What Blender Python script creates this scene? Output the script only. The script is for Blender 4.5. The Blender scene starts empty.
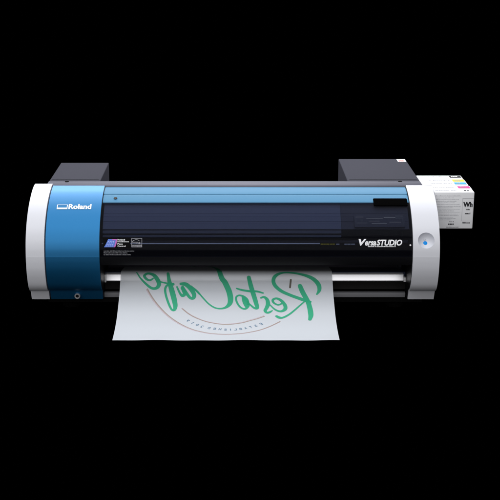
import bpy, bmesh, math
from mathutils import Vector, Matrix
R = math.radians
scene = bpy.context.scene
col = scene.collection

# ---------------------------------------------------------------- camera
cam_data = bpy.data.cameras.new('camera')
cam = bpy.data.objects.new('camera', cam_data); col.objects.link(cam)
PITCH = 16.6007
cam.location = (0.0, -2.51080, 0.93853)
cam.rotation_euler = (R(90 - PITCH), 0, 0)
cam_data.sensor_width = 36.0
cam_data.lens = 36.0 * 1174.0 / 500.0
cam_data.shift_x = 17.0 / 500.0
cam_data.clip_start = 0.01; cam_data.clip_end = 100.0
scene.camera = cam

# ---------------------------------------------------------------- world, studio lamps, exposure
world = bpy.data.worlds.new('World'); scene.world = world
world.use_nodes = True
bgn = world.node_tree.nodes['Background']
bgn.inputs['Color'].default_value = (0, 0, 0, 1); bgn.inputs['Strength'].default_value = 0.0
vs = scene.view_settings
vs.view_transform = 'Standard'; vs.look = 'None'; vs.exposure = 0.0; vs.gamma = 1.0

def softbox(name, loc, target, sx, sy, power, color=(1, 1, 1)):
    d = bpy.data.lights.new(name, 'AREA'); d.shape = 'RECTANGLE'; d.size = sx; d.size_y = sy
    d.energy = power; d.color = color
    o = bpy.data.objects.new(name, d); col.objects.link(o); o.location = loc
    o.rotation_euler = (Vector(target) - Vector(loc)).to_track_quat('-Z', 'Y').to_euler()
    return o
softbox('overhead_softbox', (-0.1, -0.50, 2.1), (-0.1, -0.50, 0.2), 3.4, 3.5, 80, (0.96, 0.975, 1.0))
softbox('rear_strip_softbox', (-0.1, 1.98, 1.80), (0, 0.12, 0.28), 3.8, 0.65, 86, (0.97, 0.98, 1.0))
softbox('front_softbox', (-0.5, -2.9, 1.45), (0, 0.0, 0.15), 5.6, 1.7, 58, (1.0, 0.995, 0.99))

# ---------------------------------------------------------------- measured outlines (y, z)
def catmull(pts, n=6):
    out=[]
    for i in range(len(pts)-1):
        p0=pts[max(i-1,0)];p1=pts[i];p2=pts[i+1];p3=pts[min(i+2,len(pts)-1)]
        for k in range(n):
            t=k/n
            out.append(tuple(0.5*(2*b+(c-a)*t+(2*a-5*b+4*c-d)*t*t+(3*b-a-3*c+d)*t**3) for a,b,c,d in zip(p0,p1,p2,p3)))
    out.append(tuple(pts[-1]))
    return out
UPPER=[(0.150,0.3015),(0.118,0.2950),(0.084,0.2825),(0.058,0.2685),(0.037,0.2520),(0.0185,0.2320),(0.007,0.2120),(0.0005,0.1930),(-0.003,0.1740)]
LOWER=[(-0.003,0.1740),(-0.0035,0.1600),(-0.0025,0.1430),(0.0018,0.1235),(0.0100,0.1025),(0.0220,0.0890),(0.036,0.0828)]
SHEET=[(0.184,0.0934),(0.150,0.1002),(0.115,0.1072),(0.0915,0.1108),(0.077,0.1065),(0.066,0.0965),(0.048,0.0812),(0.022,0.0665),(-0.008,0.0527),(-0.035,0.0425),(-0.066,0.0355),(-0.100,0.0310),(-0.142,0.0285)]
class Path:
    def __init__(s,pts,n=8):
        s.p=catmull(pts,n); s.s=[0.0]
        for a,b in zip(s.p,s.p[1:]): s.s.append(s.s[-1]+math.dist(a,b))
        s.len=s.s[-1]
    def at(s,d):
        d=max(0.0,min(s.len,d))
        for i in range(len(s.s)-1):
            if d<=s.s[i+1]: break
        a,b=s.p[i],s.p[i+1]; L=s.s[i+1]-s.s[i]; t=(d-s.s[i])/L
        ty,tz=(b[0]-a[0])/L,(b[1]-a[1])/L
        return (a[0]+(b[0]-a[0])*t,a[1]+(b[1]-a[1])*t),(tz,-ty)   # point, outward normal

# ---------------------------------------------------------------- materials
def principled(name, color, rough=0.5, metal=0.0, spec=0.5, coat=0.0, coat_rough=0.1, grain=0.0, grain_scale=900.0, var=0.0):
    m = bpy.data.materials.new(name); m.use_nodes = True
    nt = m.node_tree; b = nt.nodes['Principled BSDF']
    b.inputs['Base Color'].default_value = (*color, 1); b.inputs['Roughness'].default_value = rough
    b.inputs['Metallic'].default_value = metal; b.inputs['Specular IOR Level'].default_value = spec
    b.inputs['Coat Weight'].default_value = coat; b.inputs['Coat Roughness'].default_value = coat_rough
    if grain or var:
        tc = nt.nodes.new('ShaderNodeTexCoord')
        nz = nt.nodes.new('ShaderNodeTexNoise'); nz.inputs['Scale'].default_value = grain_scale; nz.inputs['Detail'].default_value = 3
        nt.links.new(tc.outputs['Object'], nz.inputs['Vector'])
        if grain:
            bp = nt.nodes.new('ShaderNodeBump'); bp.inputs['Strength'].default_value = grain; bp.inputs['Distance'].default_value = 0.0004
            nt.links.new(nz.outputs['Fac'], bp.inputs['Height']); nt.links.new(bp.outputs['Normal'], b.inputs['Normal'])
        if var:
            n2 = nt.nodes.new('ShaderNodeTexNoise'); n2.inputs['Scale'].default_value = 9.0; n2.inputs['Detail'].default_value = 4
            nt.links.new(tc.outputs['Object'], n2.inputs['Vector'])
            mr = nt.nodes.new('ShaderNodeMapRange'); mr.inputs['To Min'].default_value = rough - var; mr.inputs['To Max'].default_value = rough + var
            nt.links.new(n2.outputs['Fac'], mr.inputs['Value']); nt.links.new(mr.outputs['Result'], b.inputs['Roughness'])
    return m

M = {}
M['white'] = principled('white_plastic', (0.62, 0.625, 0.67), 0.42, grain=0.12, var=0.05)
M['blue'] = principled('blue_metallic_paint', (0.006, 0.134, 0.318), 0.45, metal=0.75, coat=0.25, coat_rough=0.4)
M['strip_blue'] = principled('pale_blue_strip', (0.063, 0.208, 0.355), 0.5, spec=0.12)
M['grey'] = principled('dark_grey_steel_paint', (0.045, 0.045, 0.059), 0.75, grain=0.35, grain_scale=1400, spec=0.06)
M['beam_grey'] = principled('grey_beam_paint', (0.16, 0.16, 0.195), 0.7, grain=0.2, grain_scale=1400, spec=0.08)
M['black'] = principled('black_plastic', (0.005, 0.005, 0.006), 0.4, spec=0.12)
M['matte_black'] = principled('matte_black', (0.004, 0.004, 0.004), 0.9, spec=0.05)
M['charcoal'] = principled('charcoal_plastic', (0.013, 0.012, 0.012), 0.5, spec=0.2)
M['aluminium'] = principled('brushed_aluminium', (0.88, 0.88, 0.92), 0.27, metal=0.6)
M['platen'] = principled('shaded_aluminium_platen', (0.035, 0.045, 0.08), 0.35, spec=0.5)  # aluminium; navy base colour paints in the shade under the cover
M['steel'] = principled('satin_steel', (0.55, 0.55, 0.57), 0.35, metal=0.6)
M['guide_grey'] = principled('grey_guide_paint', (0.14, 0.14, 0.15), 0.5, spec=0.3)
M['print_white'] = principled('white_print', (0.85, 0.85, 0.87), 0.6, spec=0.2)
M['print_grey'] = principled('grey_print', (0.33, 0.33, 0.36), 0.7, spec=0.2)
M['print_pale'] = principled('pale_grey_print', (0.50, 0.50, 0.53), 0.7, spec=0.2)
M['print_dark'] = principled('dark_print', (0.02, 0.02, 0.024), 0.7, spec=0.2)
M['print_red'] = principled('red_print', (0.62, 0.16, 0.12), 0.7, spec=0.2)
M['button_blue'] = principled('blue_button', (0.0, 0.25, 0.72), 0.45, spec=0.2)
M['carton'] = principled('white_label_stock', (0.77, 0.77, 0.79), 0.6, spec=0.2, var=0.05)
M['yellow'] = principled('yellow_ink_label', (0.70, 0.56, 0.01), 0.6, spec=0.2)
M['cyan'] = principled('cyan_ink_label', (0.008, 0.32, 0.58), 0.6, spec=0.2)
M['magenta'] = principled('magenta_ink_label', (0.62, 0.02, 0.24), 0.6, spec=0.2)
M['bk'] = principled('black_ink_label', (0.01, 0.01, 0.012), 0.6, spec=0.2)
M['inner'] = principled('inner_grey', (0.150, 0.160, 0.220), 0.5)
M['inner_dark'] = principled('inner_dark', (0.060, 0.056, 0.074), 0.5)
M['rib_grey'] = principled('carriage_grey', (0.085, 0.085, 0.095), 0.5)
M['liner_shade_grey'] = principled('liner_shade_grey', (0.075, 0.08, 0.11), 0.5)  # darker grey that paints the downward fade of light on the liner
M['label_yellow'] = principled('caution_yellow', (0.80, 0.62, 0.03), 0.6)
M['badge_blue'] = principled('badge_blue', (0.06, 0.16, 0.62), 0.4)
M['badge_purple'] = principled('badge_purple', (0.48, 0.10, 0.45), 0.4)
M['badge_pale'] = principled('badge_pale', (0.42, 0.50, 0.85), 0.4)
M['rubber'] = principled('black_rubber', (0.002, 0.002, 0.002), 0.95, spec=0.0)
M['tabletop'] = principled('black_velvet', (0.0, 0.0, 0.0), 1.0, spec=0.0)

def glass_material():
    m = bpy.data.materials.new('smoked_acrylic'); m.use_nodes = True
    nt = m.node_tree; nt.nodes.clear()
    out = nt.nodes.new('ShaderNodeOutputMaterial')
    tr = nt.nodes.new('ShaderNodeBsdfTransparent'); tr.inputs['Color'].default_value = (0.72, 0.76, 0.86, 1)
    pr = nt.nodes.new('ShaderNodeBsdfPrincipled'); pr.inputs['Base Color'].default_value = (0.006, 0.006, 0.009, 1)
    pr.inputs['Roughness'].default_value = 0.12; pr.inputs['Specular IOR Level'].default_value = 0.1
    mx = nt.nodes.new('ShaderNodeMixShader'); mx.inputs['Fac'].default_value = 0.25
    nt.links.new(tr.outputs[0], mx.inputs[1]); nt.links.new(pr.outputs[0], mx.inputs[2]); nt.links.new(mx.outputs[0], out.inputs[0])
    return m
M['smoked'] = glass_material()

def film_material(name, color, alpha, rough=0.38):
    m = bpy.data.materials.new(name); m.use_nodes = True
    nt = m.node_tree; b = nt.nodes['Principled BSDF']
    b.inputs['Base Color'].default_value = (*color, 1); b.inputs['Roughness'].default_value = rough
    b.inputs['Specular IOR Level'].default_value = 0.4; b.inputs['Alpha'].default_value = alpha
    return m
M['film'] = film_material('frosted_film', (0.90, 0.94, 1.0), 0.74)
M['ink_green'] = film_material('green_ink', (0.05, 0.50, 0.27), 0.86)
M['ink_brown'] = film_material('tan_ink', (0.50, 0.38, 0.31), 0.62)
M['ink_pink'] = film_material('pink_ink', (0.78, 0.60, 0.66), 0.40)
M['ink_blue'] = film_material('slate_ink', (0.20, 0.30, 0.42), 0.85)
M['ink_dark'] = film_material('dark_ink', (0.16, 0.14, 0.11), 0.8)

# ---------------------------------------------------------------- mesh helpers
def link(name, bm, mat, parent=None, smooth=38, crease=False):
    bmesh.ops.recalc_face_normals(bm, faces=bm.faces)
    me = bpy.data.meshes.new(name)
    for e in bm.edges:
        if len(e.link_faces) == 2 and e.calc_face_angle(0.0) > R(smooth): e.smooth = False
    for e in bm.edges:                  # the moulded crease across the front stays crisp
        if crease and all(abs(v.co.z - 0.174) < 0.0015 and v.co.y < 0.004 for v in e.verts): e.smooth = False
    bm.to_mesh(me); bm.free()
    for p in me.polygons: p.use_smooth = True
    me.materials.append(M[mat])
    o = bpy.data.objects.new(name, me); col.objects.link(o)
    if parent:
        o.parent = parent
        o.matrix_parent_inverse = world_of(parent).inverted()
    return o
def world_of(o):
    m = Matrix.Translation(o.location) @ o.rotation_euler.to_matrix().to_4x4()
    return (world_of(o.parent) @ o.matrix_parent_inverse @ m) if o.parent else m
def empty(name, loc, label, cat, group=None):
    o = bpy.data.objects.new(name, None); col.objects.link(o); o.location = loc
    o.empty_display_size = 0.05; o['label'] = label; o['category'] = cat
    if group: o['group'] = group
    return o

def add_box(bm, x0, x1, y0, y1, z0, z1, bev=0.0, seg=2):
    r = bmesh.ops.create_cube(bm, size=1.0)
    for v in r['verts']:
        v.co = Vector((x0 + (v.co.x + .5) * (x1 - x0), y0 + (v.co.y + .5) * (y1 - y0), z0 + (v.co.z + .5) * (z1 - z0)))
    if bev:
        es = list({e for v in r['verts'] for e in v.link_edges})
        bmesh.ops.bevel(bm, geom=es, offset=bev, segments=seg, profile=0.5, affect='EDGES')
def box(name, mat, parent, x0, x1, y0, y1, z0, z1, bev=0.0, seg=2):
    bm = bmesh.new(); add_box(bm, x0, x1, y0, y1, z0, z1, bev, seg); return link(name, bm, mat, parent)

def add_prism(bm, prof, x0, x1, bev=0.0, seg=3, ends=(1, 1)):
    """closed (y, z) outline swept along x; the two end rims may be rounded"""
    a = [bm.verts.new((x0, y, z)) for y, z in prof]; b = [bm.verts.new((x1, y, z)) for y, z in prof]
    n = len(prof)
    fa = bm.faces.new(a); fb = bm.faces.new(list(reversed(b)))
    for i in range(n):
        j = (i + 1) % n
        bm.faces.new((a[j], a[i], b[i], b[j]))
    if bev:
        es = []
        if ends[0]: es += list(fa.edges)
        if ends[1]: es += list(fb.edges)
        bmesh.ops.bevel(bm, geom=es, offset=bev, segments=seg, profile=0.5, affect='EDGES', clamp_overlap=True)
def prism(name, mat, parent, prof, x0, x1, bev=0.0, seg=3, ends=(1, 1), smooth=38, crease=False):
    bm = bmesh.new(); add_prism(bm, prof, x0, x1, bev, seg, ends); return link(name, bm, mat, parent, smooth, crease)

def disc(bm, c, n, r0, r1, depth, seg=28):
    """short lathed cap: radius r0 at the base, r1 at the outer end, standing 'depth' along n"""
    n = Vector(n).normalized(); u = Vector((1, 0, 0)); v = n.cross(u).normalized(); c = Vector(c)
    rings = []
    for rr, h in ((r0, 0.0), (r0, depth * 0.6), (r1, depth)):
        rings.append([bm.verts.new(c + n * h + (u * math.cos(2 * math.pi * k / seg) + v * math.sin(2 * math.pi * k / seg)) * rr) for k in range(seg)])
    for A, B in zip(rings, rings[1:]):
        for k in range(seg):
            bm.faces.new((A[k], A[(k + 1) % seg], B[(k + 1) % seg], B[k]))
    bm.faces.new(rings[-1]); bm.faces.new(list(reversed(rings[0])))
def dome(bm, c, n, r, h, seg=32, rows=7):
    n = Vector(n).normalized(); u = Vector((1, 0, 0)); v = n.cross(u).normalized(); c = Vector(c)
    rings = []
    for i in range(rows):
        a = i / rows * math.pi / 2
        rings.append([bm.verts.new(c + n * h * math.sin(a) + (u * math.cos(2 * math.pi * k / seg) + v * math.sin(2 * math.pi * k / seg)) * r * math.cos(a)) for k in range(seg)])
    top = bm.verts.new(c + n * h)
    for A, B in zip(rings, rings[1:]):
        for k in range(seg): bm.faces.new((A[k], A[(k + 1) % seg], B[(k + 1) % seg], B[k]))
    for k in range(seg): bm.faces.new((rings[-1][k], rings[-1][(k + 1) % seg], top))
    bm.faces.new(list(reversed(rings[0])))
def tube_x(bm, x0, x1, y, z, r, seg=20):
    A = [bm.verts.new((x0, y + r * math.cos(2 * math.pi * k / seg), z + r * math.sin(2 * math.pi * k / seg))) for k in range(seg)]
    B = [bm.verts.new((x1, w.co.y, w.co.z)) for w in A]
    for k in range(seg): bm.faces.new((A[k], A[(k + 1) % seg], B[(k + 1) % seg], B[k]))
    bm.faces.new(list(reversed(A))); bm.faces.new(B)

UP = Path(UPPER); LOW = Path(LOWER); SH = Path(SHEET, 12)
def offset(path, d):
    o = []
    for s in path.s:
        (y, z), n = path.at(s); o.append((y + n[0] * d, z + n[1] * d))
    return o
def shell(path, s0, s1, d0, d1, n=24):
    """closed outline of a strip of the curved front between arc lengths s0..s1 and depths d0 (outer) .. d1 (inner)"""
    a, b = [], []
    for i in range(n + 1):
        (y, z), nn = path.at(s0 + (s1 - s0) * i / n)
        a.append((y + nn[0] * d0, z + nn[1] * d0)); b.append((y + nn[0] * d1, z + nn[1] * d1))
    return a + b[::-1]

# flat artwork laid on a surface given by map(u, v) -> point
def text_mesh(txt, size, bold=0.0, shear=0.0, align='LEFT', res=3):
    c = bpy.data.curves.new('lettering', 'FONT'); c.body = txt; c.size = size; c.offset = bold; c.shear = shear
    c.align_x = align; c.resolution_u = res; c.fill_mode = 'FRONT'
    o = bpy.data.objects.new('lettering', c); col.objects.link(o)
    bpy.context.view_layer.update()
    me = bpy.data.meshes.new_from_object(o.evaluated_get(bpy.context.evaluated_depsgraph_get()))
    vs_ = [(v.co.x, v.co.y) for v in me.vertices]; fs = [tuple(p.vertices) for p in me.polygons]
    bpy.data.objects.remove(o); bpy.data.curves.remove(c); bpy.data.meshes.remove(me)
    return vs_, fs
def fit(tm, x0, y0, w, h=None):
    """scale a text mesh so its box starts at x0,y0 and is w wide (h tall)"""
    v, f = tm
    ax, bx = min(p[0] for p in v), max(p[0] for p in v); ay, by = min(p[1] for p in v), max(p[1] for p in v)
    kx = w / (bx - ax); ky = (h / (by - ay)) if h else kx
    return [(x0 + (p[0] - ax) * kx, y0 + (p[1] - ay) * ky) for p in v], f
def add_flat(bm, tm, fn):
    v, f = tm
    vv = [bm.verts.new(fn(*p)) for p in v]
    for q in f:
        try: bm.faces.new([vv[i] for i in q])
        except ValueError: pass
def add_quad(bm, x0, x1, y0, y1, fn, nx=1, ny=1):
    g = [[bm.verts.new(fn(x0 + (x1 - x0) * i / nx, y0 + (y1 - y0) * j / ny)) for i in range(nx + 1)] for j in range(ny + 1)]
    for j in range(ny):
        for i in range(nx): bm.faces.new((g[j][i], g[j][i + 1], g[j + 1][i + 1], g[j + 1][i]))
def flat(name, bm, mat, parent):
    """artwork: keep normals facing the way the faces were laid"""
    me = bpy.data.meshes.new(name); bm.to_mesh(me); bm.free(); me.materials.append(M[mat])
    o = bpy.data.objects.new(name, me); col.objects.link(o)
    o.parent = parent; o.matrix_parent_inverse = world_of(parent).inverted()
    return o
def on_front(off):                       # u = x in metres, v = arc length from the top edge, measured downwards
    def fn(u, v):
        (y, z), n = UP.at(v); return (u, y + n[0] * off, z + n[1] * off)
    return fn
def word_row(bm, x0, x1, y, h, fn, seed):
    """a line of print too small to read: short blocks with gaps"""
    x = x0; k = seed
    while x < x1 - h * 0.4:
        k = (k * 1103515245 + 12345) & 0x7fffffff
        for j in range(2 + (k >> 16) % 7):
            k = (k * 1103515245 + 12345) & 0x7fffffff
            w = h * (0.34 + (k >> 16) % 100 / 100 * 0.30); t = h * (0.70 if (k >> 12) % 3 else 1.0)
            if x + w > x1: break
            top = y + h if fn(0, 1)[2] > fn(0, 0)[2] or fn(0, 1)[1] > fn(0, 0)[1] else y
            add_quad(bm, x, x + w, y, y + h, fn) if t == h else add_quad(bm, x, x + w, *((y, y + t) if top > y else (y + h - t, y + h)), fn)
            x += w + h * 0.16
        x += h * 0.45

# ---------------------------------------------------------------- setting
TABLE_Z = 0.0265
bm = bmesh.new(); add_box(bm, -9, 9, -9, 9, TABLE_Z - 0.03, TABLE_Z)
t = link('tabletop', bm, 'tabletop'); t['kind'] = 'structure'

# ---------------------------------------------------------------- printer
printer = empty('inkjet_printer', (0, 0.2, TABLE_Z), 'wide desktop inkjet printer with blue front panel, smoked cover and white rounded ends', 'printer')

TOP = 0.302; BASE = 0.058
PLINTH = [(0.0360, 0.0815), (0.046, 0.0585)]
def closed_front(d, back, zb=BASE):
    up = offset(UP, d); lo = offset(LOW, d)
    pl = [(y - d, z) for y, z in PLINTH]
    return up + lo[1:] + pl + [(back, zb), (back, up[0][1])]

# white ends
left = prism('side_cover', 'white', printer, closed_front(0.001, 0.165), -0.4625, -0.4215, 0.006, 4, crease=True)
right = prism('side_cover', 'white', printer, closed_front(0.001, 0.150), 0.4020, 0.4614, 0.005, 4, crease=True)
# round dish for the power button, cut out of the right end
(by_, bz_), bn_ = UP.at(0.1777)
bpos = Vector((0.4312, by_, bz_)); bnor = Vector((0, *bn_))
cut = bmesh.new(); bmesh.ops.create_uvsphere(cut, u_segments=64, v_segments=40, radius=0.0195)
for v in cut.verts: v.co = v.co + bpos + bnor * 0.0075
cm = bpy.data.meshes.new('cut'); cut.to_mesh(cm); cut.free(); co = bpy.data.objects.new('cut', cm); col.objects.link(co)
for p in cm.polygons: p.use_smooth = True
md = right.modifiers.new('dish', 'BOOLEAN'); md.object = co; md.operation = 'DIFFERENCE'; md.solver = 'EXACT'
bpy.context.view_layer.update()
nm = bpy.data.meshes.new_from_object(right.evaluated_get(bpy.context.evaluated_depsgraph_get()))
right.modifiers.clear(); right.data = nm; bpy.data.objects.remove(co)
bm = bmesh.new(); bm.from_mesh(nm)
for e in bm.edges:
    e.smooth = not (len(e.link_faces) == 2 and e.calc_face_angle(0.0) > R(25)) and not all(abs(v.co.z - 0.174) < 0.0015 and v.co.y < 0.004 for v in e.verts)
bm.to_mesh(nm); bm.free()
bm = bmesh.new(); dome(bm, bpos - bnor * 0.0105 + Vector((-0.0005, 0, -0.0064)), bnor, 0.0066, 0.0034)
pb = link('power_button', bm, 'button_blue', right); pb['label'] = 'round bright blue power button'
bm = bmesh.new()
for k in range(10):                       # power symbol pressed above the button
    a0, a1 = R(130 + k * 28), R(130 + (k + 1) * 28)
    q = [bpos + bnor * (-0.0112) + Vector((r * math.cos(a) - 0.002, -0.0012, 0.0035 + r * math.sin(a))) for a, r in ((a0, .0017), (a1, .0017), (a1, .0023), (a0, .0023))]
    bm.faces.new([bm.verts.new(p) for p in q])
flat('power_symbol', bm, 'print_grey', right)

prism('inner_cheek', 'black', printer, [(y + 0.006, z) for y, z in closed_front(0.0, 0.150)], 0.4007, 0.4019)
# blue front panel on the left with its logo and jack
BX0, BX1 = -0.4185, -0.2985
panel = prism('front_panel', 'blue', printer, closed_front(0.0, 0.150), BX0, BX1, 0.002, 3, crease=True)
bm = bmesh.new(); fn = on_front(0.0006)
add_flat(bm, fit(([(x, -y) for x, y in text_mesh('Roland', 1, 0.035)[0]], text_mesh('Roland', 1, 0.035)[1]), -0.3722, 0.0822, 0.0515, 0.0160), fn)
flat('lettering', bm, 'print_white', panel)
bm = bmesh.new()
add_quad(bm, -0.3985, -0.3745, 0.0838, 0.0850, fn); add_quad(bm, -0.3985, -0.3968, 0.0850, 0.0935, fn)
add_quad(bm, -0.3985, -0.3745, 0.0935, 0.0982, fn); add_quad(bm, -0.3762, -0.3745, 0.0850, 0.0935, fn)
flat('emblem', bm, 'print_white', panel)
bm = bmesh.new()
jc = Vector((-0.3565, 0.0378, 0.0690)); seg = 28
rr = [(0.0036, 0.0), (0.0037, -0.0032), (0.0045, -0.0040), (0.0058, -0.0040), (0.0066, -0.0030), (0.0066, 0.002)]
rings = [[bm.verts.new(jc + Vector((r * math.cos(2 * math.pi * k / seg), d, r * math.sin(2 * math.pi * k / seg)))) for k in range(seg)] for r, d in rr]
for A, B in zip(rings, rings[1:]):
    for k in range(seg): bm.faces.new((A[k], A[(k + 1) % seg], B[(k + 1) % seg], B[k]))
bm.faces.new(rings[0])
jack = link('jack_ring', bm, 'steel', panel)
bm = bmesh.new(); disc(bm, jc + Vector((0, -0.0004, 0)), (0, -1, 0), 0.0035, 0.0030, 0.0012); link('jack_hole', bm, 'black', jack)

prism('inner_cheek', 'black', printer, [(y + 0.006, z) for y, z in closed_front(0.0, 0.148)], -0.2984, -0.2974)

# smoked front cover
CX0, CX1 = -0.2970, 0.4005
D = -0.004
cover = prism('front_cover', 'smoked', printer, shell(UP, 0.0715, UP.len, D, D - 0.003, 40), CX0, CX1, 0.0)
prism('trim_strip', 'strip_blue', cover, shell(UP, 0.001, 0.0385, D + 0.0008, D - 0.005, 10), CX0, CX1, 0.0012, 2)
prism('trim_strip', 'strip_blue', cover, shell(UP, 0.0393, 0.0713, D + 0.0002, D - 0.005, 10), CX0, CX1, 0.0008, 2)
prism('grip', 'rubber', cover, shell(UP, 0.0580, 0.0830, D + 0.0022, D - 0.002, 10), 0.3200, 0.3970, 0.0015, 2)
lip = [(-0.0005, 0.1735), (0.000, 0.162), (0.0035, 0.1535), (0.010, 0.1515), (0.016, 0.1530), (0.010, 0.1735)]
prism('cover_lip', 'black', cover, lip, CX0, CX1, 0.0)
(sy, sz), sn = UP.at(0.0556)
bm = bmesh.new(); disc(bm, (-0.2689, sy + sn[0] * D, sz + sn[1] * D), (0, *sn), 0.0042, 0.0036, 0.0018); link('screw', bm, 'charcoal', cover)
bm = bmesh.new(); (sy, sz), sn = UP.at(0.188)
disc(bm, (0.3960, sy + sn[0] * D, sz + sn[1] * D), (0, *sn), 0.0022, 0.0018, 0.003); link('catch', bm, 'steel', cover)

fn = on_front(D + 0.0006)
def upright(tm): return [(x, -y) for x, y in tm[0]], tm[1]
# model name
bm = bmesh.new()
add_flat(bm, fit(upright(text_mesh('V', 1, 0.045, 0.25)), 0.2808, 0.1735, 0.0175, 0.0155), fn)
add_flat(bm, fit(upright(text_mesh('ersa', 1, 0.035, 0.25)), 0.2950, 0.1786, 0.0250, 0.0104), fn)
add_flat(bm, fit(upright(text_mesh('STUDIO', 1, 0.035, 0.25)), 0.3208, 0.1750, 0.0572, 0.0140), fn)
flat('lettering', bm, 'print_white', cover)
bm = bmesh.new(); word_row(bm, 0.3015, 0.3640, 0.1895, 0.0026, fn, 7); flat('small_print', bm, 'print_white', cover)
# feature badge: shaded parallelogram and four short lines of print
bm = bmesh.new(); add_quad(bm, -0.2900, -0.2300, 0.1712, 0.1945, on_front(D + 0.0004), 1, 4); flat('badge_ground', bm, 'matte_black', cover)
def slant(u, v):                         # unit square -> slanted badge with swollen sides
    h = 0.0185; vv = 0.1925 - h * v
    x0 = -0.2885 + 0.0095 * v ** 0.8; x1 = -0.2635 + 0.0050 * v ** 0.6
    return on_front(D + 0.0007)(x0 + (x1 - x0) * u, vv)
for mname, nm_, cells in (('badge_blue', 'badge_emblem', None), ('badge_purple', 'badge_edge', 1), ('badge_pale', 'badge_pattern', 2)):
    bm = bmesh.new()
    if cells is None: add_quad(bm, 0, 0.86, 0, 1, slant, 6, 6)
    elif cells == 1: add_quad(bm, 0.86, 1.0, 0.0, 1, slant, 1, 6); add_quad(bm, 0.45, 0.86, 0.86, 1.0, lambda u, v: slant(u, v) if False else tuple(Vector(slant(u, v)) + Vector((0, -0.0003, 0.0002))), 3, 1)
    else:
        for i in range(4):
            for j in range(4):
                add_quad(bm, 0.10 + i * 0.18, 0.18 + i * 0.18, 0.10 + j * 0.19, 0.19 + j * 0.19, lambda u, v: tuple(Vector(slant(u, v)) + Vector((0, -0.0003, 0.0002))))
    flat(nm_, bm, mname, cover)
bm = bmesh.new()
for k, (w, wd) in enumerate((('Roland', 0.0165), ('Intelligent', 0.0255), ('Pass', 0.0115), ('Control', 0.0180))):
    add_flat(bm, fit(upright(text_mesh(w, 1, 0.02)), -0.2580, 0.1735 + k * 0.0049, wd, 0.0036), on_front(D + 0.0009))
flat('badge_lettering', bm, 'print_white', cover)
# energy mark: white box with an arc and a star, name bar beneath
EX0, EX1 = -0.2268, -0.2032
bm = bmesh.new(); f2 = on_front(D + 0.0008)
for a in ((EX0, EX1, .1715, .1724), (EX0, EX1, .1872, .1925), (EX0, EX0 + .0010, .1724, .1872), (EX1 - .0010, EX1, .1724, .1872)): add_quad(bm, *a, f2)
for k in range(9):
    a0, a1 = R(150 - k * 11), R(150 - (k + 1) * 11); cxm, cym = -0.2160, 0.1850
    q = [f2(cxm + r * math.cos(a), cym - r * 0.95 * math.sin(a)) for a, r in ((a0, .0098), (a0, .0108), (a1, .0108), (a1, .0098))]
    bm.faces.new([bm.verts.new(p) for p in q])
st = [f2(-0.2095 + (0.0036 if k % 2 == 0 else 0.0015) * math.cos(R(90 + 36 * k)), 0.1832 - (0.0036 if k % 2 == 0 else 0.0015) * math.sin(R(90 + 36 * k))) for k in range(10)]
bm.faces.new([bm.verts.new(p) for p in reversed(st)])
add_flat(bm, fit(upright(text_mesh('energy', 1, 0.0, 0.3)), -0.2245, 0.1800, 0.0125, 0.0050), f2)
flat('energy_mark', bm, 'print_grey', cover)
bm = bmesh.new(); add_flat(bm, fit(upright(text_mesh('ENERGY STAR', 1, 0.02)), EX0 + .0012, 0.1884, 0.0212, 0.0029), on_front(D + 0.0012)); flat('energy_lettering', bm, 'matte_black', cover)
bm = bmesh.new()
for k, xe in enumerate((-0.2200, -0.2350, -0.2280)): word_row(bm, -0.2890, xe, 0.2005 + k * 0.0043, 0.0017, fn, 31 + k)
flat('small_print', bm, 'print_grey', cover)

# grey top: beam across the machine and two housings behind it
prism('top_beam', 'beam_grey', printer, [(0.1515, 0.290), (0.1515, 0.3005), (0.1530, TOP), (0.1925, TOP), (0.1940, 0.3005), (0.1940, 0.285), (0.1880, 0.285), (0.188, 0.290)], -0.4345, 0.4415, 0.0)
def housing(x0, x1, y1):
    h = box('rear_housing', 'grey', printer, x0, x1, 0.1952, y1, BASE, TOP + 0.0004, 0.0022, 3); return h
hl = housing(-0.4345, -0.3137, 0.395)
hr = housing(0.2705, 0.4418, 0.440)
for hx, x, y in ((hl, -0.3915, 0.187), (hr, 0.3940, 0.190)):
    bm = bmesh.new(); disc(bm, (x, y, TOP), (0, 0, 1), 0.0048, 0.0038, 0.0012); link('screw', bm, 'matte_black', hx)
for hx, a, b in ((hl, -0.430, -0.318), (hr, 0.276, 0.437)):     # pressed seam line across each lid
    bm = bmesh.new(); add_quad(bm, a, b, 0.2080, 0.2095, lambda u, v: (u, v, TOP + 0.0009)); flat('lid_seam', bm, 'matte_black', hx)
bm = bmesh.new(); add_quad(bm, 0.4180, 0.4392, 0.402, 0.434, lambda u, v: (u, v, TOP + 0.0010)); wl = flat('warning_label', bm, 'print_white', hr)
bm = bmesh.new(); fl = lambda u, v: (u, v, TOP + 0.0015)
for k in range(3): word_row(bm, 0.4200, 0.4372, 0.405 + k * 0.0068, 0.0042, fl, 5 + k)
flat('small_print', bm, 'print_red', wl)

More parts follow.
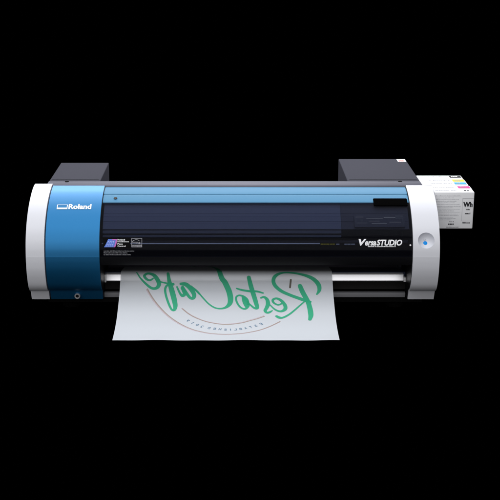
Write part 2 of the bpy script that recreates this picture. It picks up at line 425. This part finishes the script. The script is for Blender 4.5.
# inside, seen through the cover
prism('back_plate', 'inner_dark', printer, [(0.1865, 0.2848), (0.1935, 0.2848), (0.1935, 0.0500), (0.1865, 0.0500)], -0.3130, CX1 - .004)
ribs = []
for s0, s1, d in ((.070, .0815, -.0108), (.0817, .1005, -.0111), (.1008, .1105, -.0116), (.1107, .1245, -.0118), (.125, .1290, -.0124), (.1295, .1455, -.0126)):
    for q in (s0, (s0 + s1) / 2, s1):
        (y, z), n = UP.at(q); ribs.append((y + n[0] * d, z + n[1] * d))
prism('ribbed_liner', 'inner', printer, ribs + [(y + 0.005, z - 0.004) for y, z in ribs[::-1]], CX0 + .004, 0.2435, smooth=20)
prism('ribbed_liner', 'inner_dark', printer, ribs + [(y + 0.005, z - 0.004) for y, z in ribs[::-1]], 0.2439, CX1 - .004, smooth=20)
prism('shaded_liner_band', 'liner_shade_grey', printer, shell(UP, 0.1475, 0.1565, -0.0150, -0.0200, 6), CX0 + .004, 0.2435, 0.0008, 2)  # lower liner bands; their darker colour paints in the fading light
prism('shaded_liner_band', 'liner_shade_grey', printer, shell(UP, 0.1600, 0.1660, -0.0180, -0.0220, 6), CX0 + .004, 0.2435, 0.0008, 2)
prism('light_baffle', 'matte_black', printer, [(0.0190, 0.1640), (0.0190, 0.1670), (0.1850, 0.1720), (0.1850, 0.1690)], CX0 + .002, CX1 - .002)  # added plate, keeps light through the smoked cover off the film
bm = bmesh.new(); tube_x(bm, CX0 + .002, CX1 - .002, 0.060, 0.1920, 0.0035); link('carriage_rod', bm, 'inner_dark', printer)
bm = bmesh.new(); tube_x(bm, CX0 + .002, 0.1965, 0.022, 0.1984, 0.0014); link('encoder_strip', bm, 'print_white', printer)
carriage = prism('print_carriage', 'inner_dark', printer, shell(UP, 0.1095, 0.1425, -0.0075, -0.0105, 10), 0.273, 0.387, 0.002, 2)
def on_carriage(u, v):
    (y, z), n = UP.at(v); return (u, y + n[0] * -0.0070, z + n[1] * -0.0070)
bm = bmesh.new()
for a in ((0.276, 0.294, 0.1140, 0.1165), (0.276, 0.2785, 0.1165, 0.1330), (0.2785, 0.302, 0.1310, 0.1335), (0.286, 0.293, 0.1215, 0.1265), (0.300, 0.338, 0.1185, 0.1200), (0.306, 0.330, 0.1260, 0.1275),
          (0.312, 0.346, 0.1325, 0.1345), (0.340, 0.366, 0.1150, 0.1185), (0.366, 0.384, 0.1120, 0.1195), (0.3815, 0.384, 0.1195, 0.1400), (0.352, 0.378, 0.1290, 0.1305)):
    add_quad(bm, *a, on_carriage, 2, 1)
flat('carriage_ribs', bm, 'rib_grey', carriage)
bm = bmesh.new(); fk = lambda u, v: (u, 0.0195, 0.2005 - v)
add_quad(bm, 0.195, 0.278, -0.0005, 0.0065, lambda u, v: (u, 0.0200, 0.2005 - v)); ilab = flat('inside_label', bm, 'black', printer)
bm = bmesh.new(); [add_quad(bm, a, c, 0.0012, 0.0042, fk) for a, c in ((.197, .2035), (.2042, .2085), (.2095, .2165), (.2180, .2225), (.2232, .2285))]; flat('yellow_print', bm, 'label_yellow', ilab)
bm = bmesh.new(); [add_quad(bm, a, c, 0.0014, 0.0040, fk) for a, c in ((.2315, .2390), (.2500, .2560), (.2568, .2640), (.2650, .2740))]; flat('white_print', bm, 'print_white', ilab)

# paper path below the cover
PX0, PX1 = -0.2975, 0.4012
prism('platen', 'platen', printer, [(0.0900, 0.1090), (0.0950, 0.1095), (0.115, 0.1056), (0.185, 0.0912), (0.185, 0.080), (0.0900, 0.098)], PX0, PX1)
bar = prism('feed_bar', 'aluminium', printer, [(0.0895, 0.1082), (0.0840, 0.1080), (0.0832, 0.1072), (0.0822, 0.1060), (0.0764, 0.0936), (0.0766, 0.0918), (0.0790, 0.0908), (0.0895, 0.0908)], PX0 + .004, PX1 - .006, 0.0, smooth=8)
box('end_cap', 'print_white', bar, PX0 - .0008, PX0 + .0035, 0.0772, 0.0890, 0.0885, 0.1066, 0.0008)
box('end_cap', 'print_white', bar, PX1 - .0055, PX1 - .0005, 0.0772, 0.0890, 0.0895, 0.1000, 0.0008)
prism('lower_guide', 'charcoal', printer, [(0.0860, 0.0905), (0.0800, 0.0890), (0.0850, 0.0800), (0.0850, 0.0700), (0.0950, 0.0700), (0.0950, 0.0905)], PX0, PX1)
prism('lower_beam', 'guide_grey', printer, [(0.0700, 0.0690), (0.0620, 0.0686), (0.0612, 0.0676), (0.0612, 0.0580), (0.0700, 0.0572)], PX0, 0.3985, 0.001, 2)
box('chassis', 'matte_black', printer, -0.4200, 0.4000, 0.0960, 0.1860, 0.0500, 0.0700)
bm = bmesh.new()
box('base_tray', 'matte_black', printer, -0.4300, 0.4400, 0.0700, 0.3900, 0.0420, 0.0570, 0.003); bm.free()
for x in (-0.38, 0.38):
    for y in (0.10, 0.36):
        bm = bmesh.new(); disc(bm, (x, y, TABLE_Z), (0, 0, 1), 0.0200, 0.0170, 0.0158); link('rubber_foot', bm, 'rubber', printer)

# ---------------------------------------------------------------- printed sheet
sheet = empty('printed_sheet', (0, -0.142, TABLE_Z), 'frosted film sheet with mirrored green script lettering, curling out below the cover', 'printed sheet')
SX0, SX1 = -0.2600, 0.2297
def ripple(x, s):                        # the free edge is not quite straight
    k = max(0.0, (s - 0.30) / (SH.len - 0.30))
    return k * k * (0.0004 * math.sin(x * 31 + 0.6) + 0.0003 * math.sin(x * 67))
def on_sheet(off):
    def fn(u, v):
        (y, z), n = SH.at(v); r = ripple(u, v)
        return (u, y + n[0] * off, z + n[1] * off + r + 0.0009 * max(0.0, (v - 0.3) / (SH.len - 0.3)))
    return fn
bm = bmesh.new(); fn = on_sheet(0)
NX, NY = 60, 120
add_quad(bm, SX0, SX1, 0.0, SH.len, fn, NX, NY)
film = link('film', bm, 'film', sheet, 80)
def stroke(bm, pts, off):
    """brush stroke: points (x, s, width) in millimetres on the sheet"""
    p = catmull([tuple(c / 1000 for c in q) for q in pts], 7)
    fn = on_sheet(off); L, Rr = [], []
    n = len(p)
    for i in range(n):
        a, b = p[max(i - 1, 0)], p[min(i + 1, n - 1)]
        dx, dy = b[0] - a[0], b[1] - a[1]; l = math.hypot(dx, dy) or 1e-9
        nx_, ny_ = -dy / l, dx / l; w = p[i][2] / 2
        L.append((p[i][0] + nx_ * w, p[i][1] + ny_ * w)); Rr.append((p[i][0] - nx_ * w, p[i][1] - ny_ * w))
    caps = []
    for (c, w, d) in ((p[0], p[0][2] / 2, -1), (p[-1], p[-1][2] / 2, 1)):
        a = p[0] if d < 0 else p[-2]; b = p[1] if d < 0 else p[-1]
        ang = math.atan2(b[1] - a[1], b[0] - a[0]) + (math.pi if d < 0 else 0)
        caps.append([(c[0] + w * math.cos(ang + R(t)), c[1] + w * math.sin(ang + R(t))) for t in (60, 30, 0, -30, -60)])
    outline_l = [bm.verts.new(fn(*q)) for q in L]; outline_r = [bm.verts.new(fn(*q)) for q in Rr]
    for i in range(n - 1): bm.faces.new((outline_l[i], outline_r[i], outline_r[i + 1], outline_l[i + 1]))
    e = [bm.verts.new(fn(*q)) for q in caps[1]]; bm.faces.new([outline_l[-1]] + e + [outline_r[-1]])
    e = [bm.verts.new(fn(*q)) for q in caps[0]]; bm.faces.new([outline_r[0]] + e + [outline_l[0]])
ART = {
 'r_stem': [(154.2,138.6,10.44),(160.4,158.7,11.88),(169.6,183.8,11.31),(173.2,203.4,11.73),(174.6,220.1,12.16),(174.5,234.0,11.14),(171.5,248.4,7.72)],
 'r_bowl': [(191.8,163.3,3.95),(197.9,151.2,8.43),(197.6,137.3,10.44),(189.3,124.0,9.97),(175.7,114.4,8.49),(155.2,106.7,7.01),(136.8,102.4,6.51),(118.3,101.6,6.51),(103.1,108.0,8.0),(93.8,120.1,8.73),(95.8,135.9,8.96),(110.2,152.7,8.92),(130.4,165.5,8.89),(150.5,175.8,9.36),(163.9,182.2,9.84),(175.1,187.0,7.37)],
 'r_leg': [(166.2,182.2,3.44),(151.9,198.5,3.92),(137.6,216.1,4.38),(124.6,230.4,5.09),(111.9,240.2,6.29),(104.1,240.6,8.22),(97.8,235.4,6.78)],
 'e': [(111.3,192.2,4.41),(102.0,196.8,4.9),(92.3,189.6,5.4),(91.1,180.0,5.91),(99.9,176.2,6.4),(110.4,183.8,7.87),(117.9,198.5,8.81),(117.4,211.7,8.78),(107.0,218.4,6.33),(94.8,212.1,4.63),(83.5,196.2,3.18)],
 's': [(63.9,174.3,4.93),(70.8,171.7,6.41),(77.5,179.3,8.37),(79.4,193.5,9.81),(76.0,206.7,8.79),(72.6,215.4,7.8),(75.2,222.1,6.32),(81.0,222.1,6.32),(88.4,216.1,3.41)],
 't_stem': [(36.5,116.0,8.99),(40.5,135.9,10.45),(47.1,164.9,10.87),(52.3,190.3,10.31),(54.7,206.7,8.3),(48.4,207.4,5.86),(39.9,197.5,4.41),(32.7,187.0,2.95)],
 't_bar': [(8.3,145.7,3.97),(20.7,150.3,5.7),(39.0,153.9,6.19),(55.1,154.5,5.7),(68.7,159.3,4.45)],
 'o': [(34.0,193.5,7.35),(31.4,179.3,6.89),(22.9,169.2,5.92),(12.6,166.7,4.94),(6.8,174.3,4.68),(9.5,190.3,4.66),(17.2,205.1,4.89),(27.1,210.1,5.86),(34.0,200.1,7.34),(31.9,185.4,7.86),(24.6,174.3,7.39)],
 'o_fill': [(22.8,172.4,6.41),(26.4,187.0,9.82),(29.4,201.8,6.36)],
 'c': [(-61.3,0.0,5.2),(-42.8,30.6,7.71),(-29.2,108.0,11.5),(-18.0,130.6,12.95),(-9.2,153.9,13.38),(-5.7,177.4,12.8),(-7.7,193.5,10.79),(-15.8,204.7,7.33),(-27.1,209.1,5.13),(-40.7,206.4,4.4),(-54.5,194.2,3.92),(-68.5,174.3,3.7),(-82.6,152.7,3.72),(-96.7,138.6,2.98)],
 'a_body': [(-119.8,133.3,7.47),(-108.3,134.9,10.45),(-97.0,146.9,10.92),(-89.2,163.6,9.89),(-90.8,175.5,8.38),(-98.1,173.6,7.39),(-107.7,157.5,7.43),(-116.0,141.3,6.46)],
 'a_front': [(-128.8,141.3,3.98),(-121.4,159.9,5.44),(-115.2,168.0,7.9),(-110.8,160.5,8.9),(-116.4,144.0,8.44)],
 'a_tail': [(-98.9,142.7,5.47),(-87.3,149.7,4.46),(-76.7,163.3,2.97)],
 'f': [(-150.7,103.9,6.51),(-147.2,125.3,8.97),(-141.6,146.9,11.91),(-135.1,174.3,12.32),(-130.7,200.1,10.28),(-132.5,214.1,6.82),(-138.9,211.4,5.37),(-146.8,190.3,5.4),(-154.3,161.8,5.19),(-155.4,144.6,5.46),(-149.7,135.9,5.97),(-138.2,134.3,7.46)],
 'f_bar': [(-175.4,124.3,2.99),(-161.4,129.6,3.74),(-140.5,134.3,5.47)],
 'accent_e': [(-223.7,100.8,2.76),(-215.0,116.5,3.74),(-200.5,133.3,5.48),(-186.2,145.2,6.95),(-175.2,144.0,8.44),(-170.5,133.3,9.96),(-175.6,120.1,9.98),(-185.2,108.6,8.5),(-197.5,104.7,7.01),(-205.0,112.2,6.5),(-199.6,120.6,5.99),(-191.6,123.7,4.99),(-184.8,119.0,3.99)],
 'accent': [(-98.5,3.8,5.71),(-88.6,12.8,5.69)],
 'ring_outer_l': [(-196.7,146.9,2.87),(-192.6,155.7,2.87),(-182.5,175.8,2.85),(-170.1,196.8,2.83),(-153.1,222.1,2.81),(-129.4,251.6,2.79),(-106.2,275.9,2.77),(-85.8,292.4,2.75),(-72.4,299.7,2.74),(-50.3,309.7,2.73),(-17.5,314.8,2.73),(15.3,311.2,2.73),(37.2,303.6,2.74),(59.4,292.9,2.75),(81.8,276.3,2.76),(104.7,255.7,2.78)],
 'ring_inner': [(-114.1,210.1,2.71),(-96.6,229.7,2.7),(-73.7,247.6,2.68),(-51.2,259.8,2.67),(-17.7,268.4,2.66),(15.6,262.8,2.67),(37.9,252.4,2.68),(55.9,243.7,2.68),(70.2,235.4,2.69)],
 'tick': [(133.5,122.2,4.39),(131.1,142.9,4.37)],
}
def art(name, keys, mat, off, parent=film, shift=(0, 0), wk=1.0):
    bm = bmesh.new()
    for i, k in enumerate(keys): stroke(bm, [(x + shift[0], s + shift[1], w * wk) for x, s, w in ART[k]], off + i * 0.00003)
    return flat(name, bm, mat, parent)
for nm_, keys in (('letter_r', ('r_stem', 'r_bowl', 'r_leg')), ('letter_e', ('e',)), ('letter_s', ('s',)), ('letter_t', ('t_stem', 't_bar')), ('letter_o', ('o', 'o_fill')),
                  ('letter_c', ('c',)), ('letter_a', ('a_body', 'a_front', 'a_tail')), ('letter_f', ('f', 'f_bar')), ('letter_e', ('accent_e',))):
    art(nm_, keys, 'ink_green', 0.0006)
art('accent_mark', ('accent',), 'ink_green', 0.0006)
art('outer_ring', ('ring_outer_l',), 'ink_brown', 0.0003)
art('inner_ring', ('ring_inner',), 'ink_brown', 0.0003)
art('ring_double', ('ring_outer_l',), 'ink_pink', 0.0002, shift=(-1.5, 2.0), wk=1.3)  # pink ink line printed alongside each ring
art('ring_double', ('ring_inner',), 'ink_pink', 0.0002, shift=(-1.2, -2.2), wk=1.2)
art('tick_mark', ('tick',), 'ink_dark', 0.0003)

CAP = [('E',62.2,265.8),('S',50.3,273.6),('T',39.3,279.9),('A',27.6,284.5),('B',16.5,288.2),('L',5.3,290.5),('I',-5.5,291.5),('S',-16.5,291.5),('H',-28.6,289.6),('E',-40.5,287.2),('D',-52.9,284.5),('2',-68.5,277.2),('0',-78.7,269.7),('1',-89.6,261.5),('9',-100.3,252.4)]
bm = bmesh.new(); fn = on_sheet(0.0005)
for i, (ch, x, s) in enumerate(CAP):
    a, b = CAP[max(i - 1, 0)], CAP[min(i + 1, len(CAP) - 1)]
    ang = math.atan2(-(b[2] - a[2]), -(b[1] - a[1]))
    v, f = fit(text_mesh(ch, 1, 0.025), 0, 0, 1.9 if ch in 'I1' else 5.9, 9.0)
    w = (1.9 if ch in 'I1' else 5.9)
    loc = []
    for px, py in v:
        lx, ly = -(px - w / 2) , -(py - 4.5)          # mirrored; text up = towards smaller s
        c_, s_ = math.cos(ang), math.sin(ang)
        loc.append(((x + lx * c_ - ly * s_) / 1000, (s + lx * s_ + ly * c_) / 1000))
    add_flat(bm, (loc, f), fn)
flat('caption_lettering', bm, 'ink_blue', film)

# ---------------------------------------------------------------- ink cartridges plugged into the right side
CART = [  # front to back
    ('carton', 'white ink cartridge, frontmost of the row, with Wh on its side label', 0.4640),
    ('magenta', 'ink cartridge with the magenta label chip, just behind the frontmost white one', 0.4450),
    ('cyan', 'ink cartridge with the cyan label chip, between the magenta and the yellow ones', 0.4450),
    ('yellow', 'ink cartridge with the yellow label chip, between the cyan and the black ones', 0.4450),
    ('bk', 'ink cartridge with the black label chip, rearmost of the row', 0.4450)]
CY0, CT, CPITCH = 0.1155, 0.0312, 0.0336
for i, (mat, label, x0) in enumerate(CART):
    y0 = CY0 + i * CPITCH; y1 = y0 + CT; x1 = 0.5560 + (0, 0.0012, -0.0008, 0.0006, -0.0012)[i]; z0, z1 = 0.2068, 0.2945 + (0, -0.0006, 0.0007, -0.0004, 0.0012)[i]
    root = empty('ink_cartridge', ((x0 + x1) / 2, (y0 + y1) / 2, z0), label, 'ink cartridge', 'ink cartridges plugged into the side of the printer')
    bm = bmesh.new(); add_box(bm, x0, x1, y0, y1, z0, z1, 0.0022, 3); case = link('case', bm, 'carton', root)
    ft = lambda u, v, z=z1: (u, v, z + 0.0004)
    if mat != 'carton':
        bm = bmesh.new(); add_quad(bm, x1 - 0.031, x1 - 0.003, y0 + 0.006, y0 + 0.026, ft); chip = flat('colour_chip', bm, mat, root)
        bm = bmesh.new(); word_row(bm, x1 - 0.026, x1 - 0.008, y0 + 0.012, 0.008, lambda u, v, z=z1: (u, v, z + 0.0008), 3 + i)
        flat('chip_print', bm, 'print_white' if mat == 'bk' else 'print_grey', chip)
    else:
        bm = bmesh.new(); word_row(bm, x1 - 0.022, x1 - 0.010, y0 + 0.010, 0.009, ft, 4); flat('chip_print', bm, 'print_dark', root)
    bm = bmesh.new(); word_row(bm, max(x0, 0.4640) + 0.004, x1 - 0.036, y0 + 0.013, 0.0065, ft, 17 + i); flat('top_print', bm, 'print_grey', root)
    if i == 0:
        ff = lambda u, v: (u, y0 - 0.0004, v)
        bm = bmesh.new(); add_flat(bm, fit(text_mesh('Wh', 1, 0.055), 0.5310, 0.2590, 0.0220, 0.0125), ff); flat('lettering', bm, 'print_dark', root)
        bm = bmesh.new()
        word_row(bm, 0.5385, 0.5480, 0.2520, 0.0028, ff, 2); word_row(bm, 0.5365, 0.5505, 0.2420, 0.0040, ff, 21); word_row(bm, 0.5320, 0.5525, 0.2200, 0.0036, ff, 22)
        word_row(bm, 0.4990, 0.5130, 0.2165, 0.0046, ff, 23)
        word_row(bm, 0.5015, 0.5115, 0.2232, 0.0018, ff, 9); word_row(bm, 0.4950, 0.5240, 0.2105, 0.0014, ff, 9)
        flat('small_print', bm, 'print_dark', root)
        bm = bmesh.new()
        rows = [(0.285, .54), (0.2805, .51), (0.2765, .522), (0.2725, .515), (0.2690, .513), (0.2650, .524), (0.2600, .526), (0.2570, .508), (0.2535, .525), (0.2495, .512), (0.2465, .526), (0.2420, .520), (0.2385, .522), (0.2345, .510), (0.2315, .516), (0.2280, .507)]
        for k, (z, xe) in enumerate(rows): word_row(bm, 0.4668, min(xe, 0.5262), z, 0.0013 if k % 3 else 0.0018, ff, 40 + k)
        for a in ((0.5290, 0.5298, 0.2260, 0.2800), (0.5298, 0.5545, 0.2792, 0.2800), (0.5298, 0.5545, 0.2258, 0.2264)): add_quad(bm, *a, ff)
        flat('label_print', bm, 'print_pale', root)
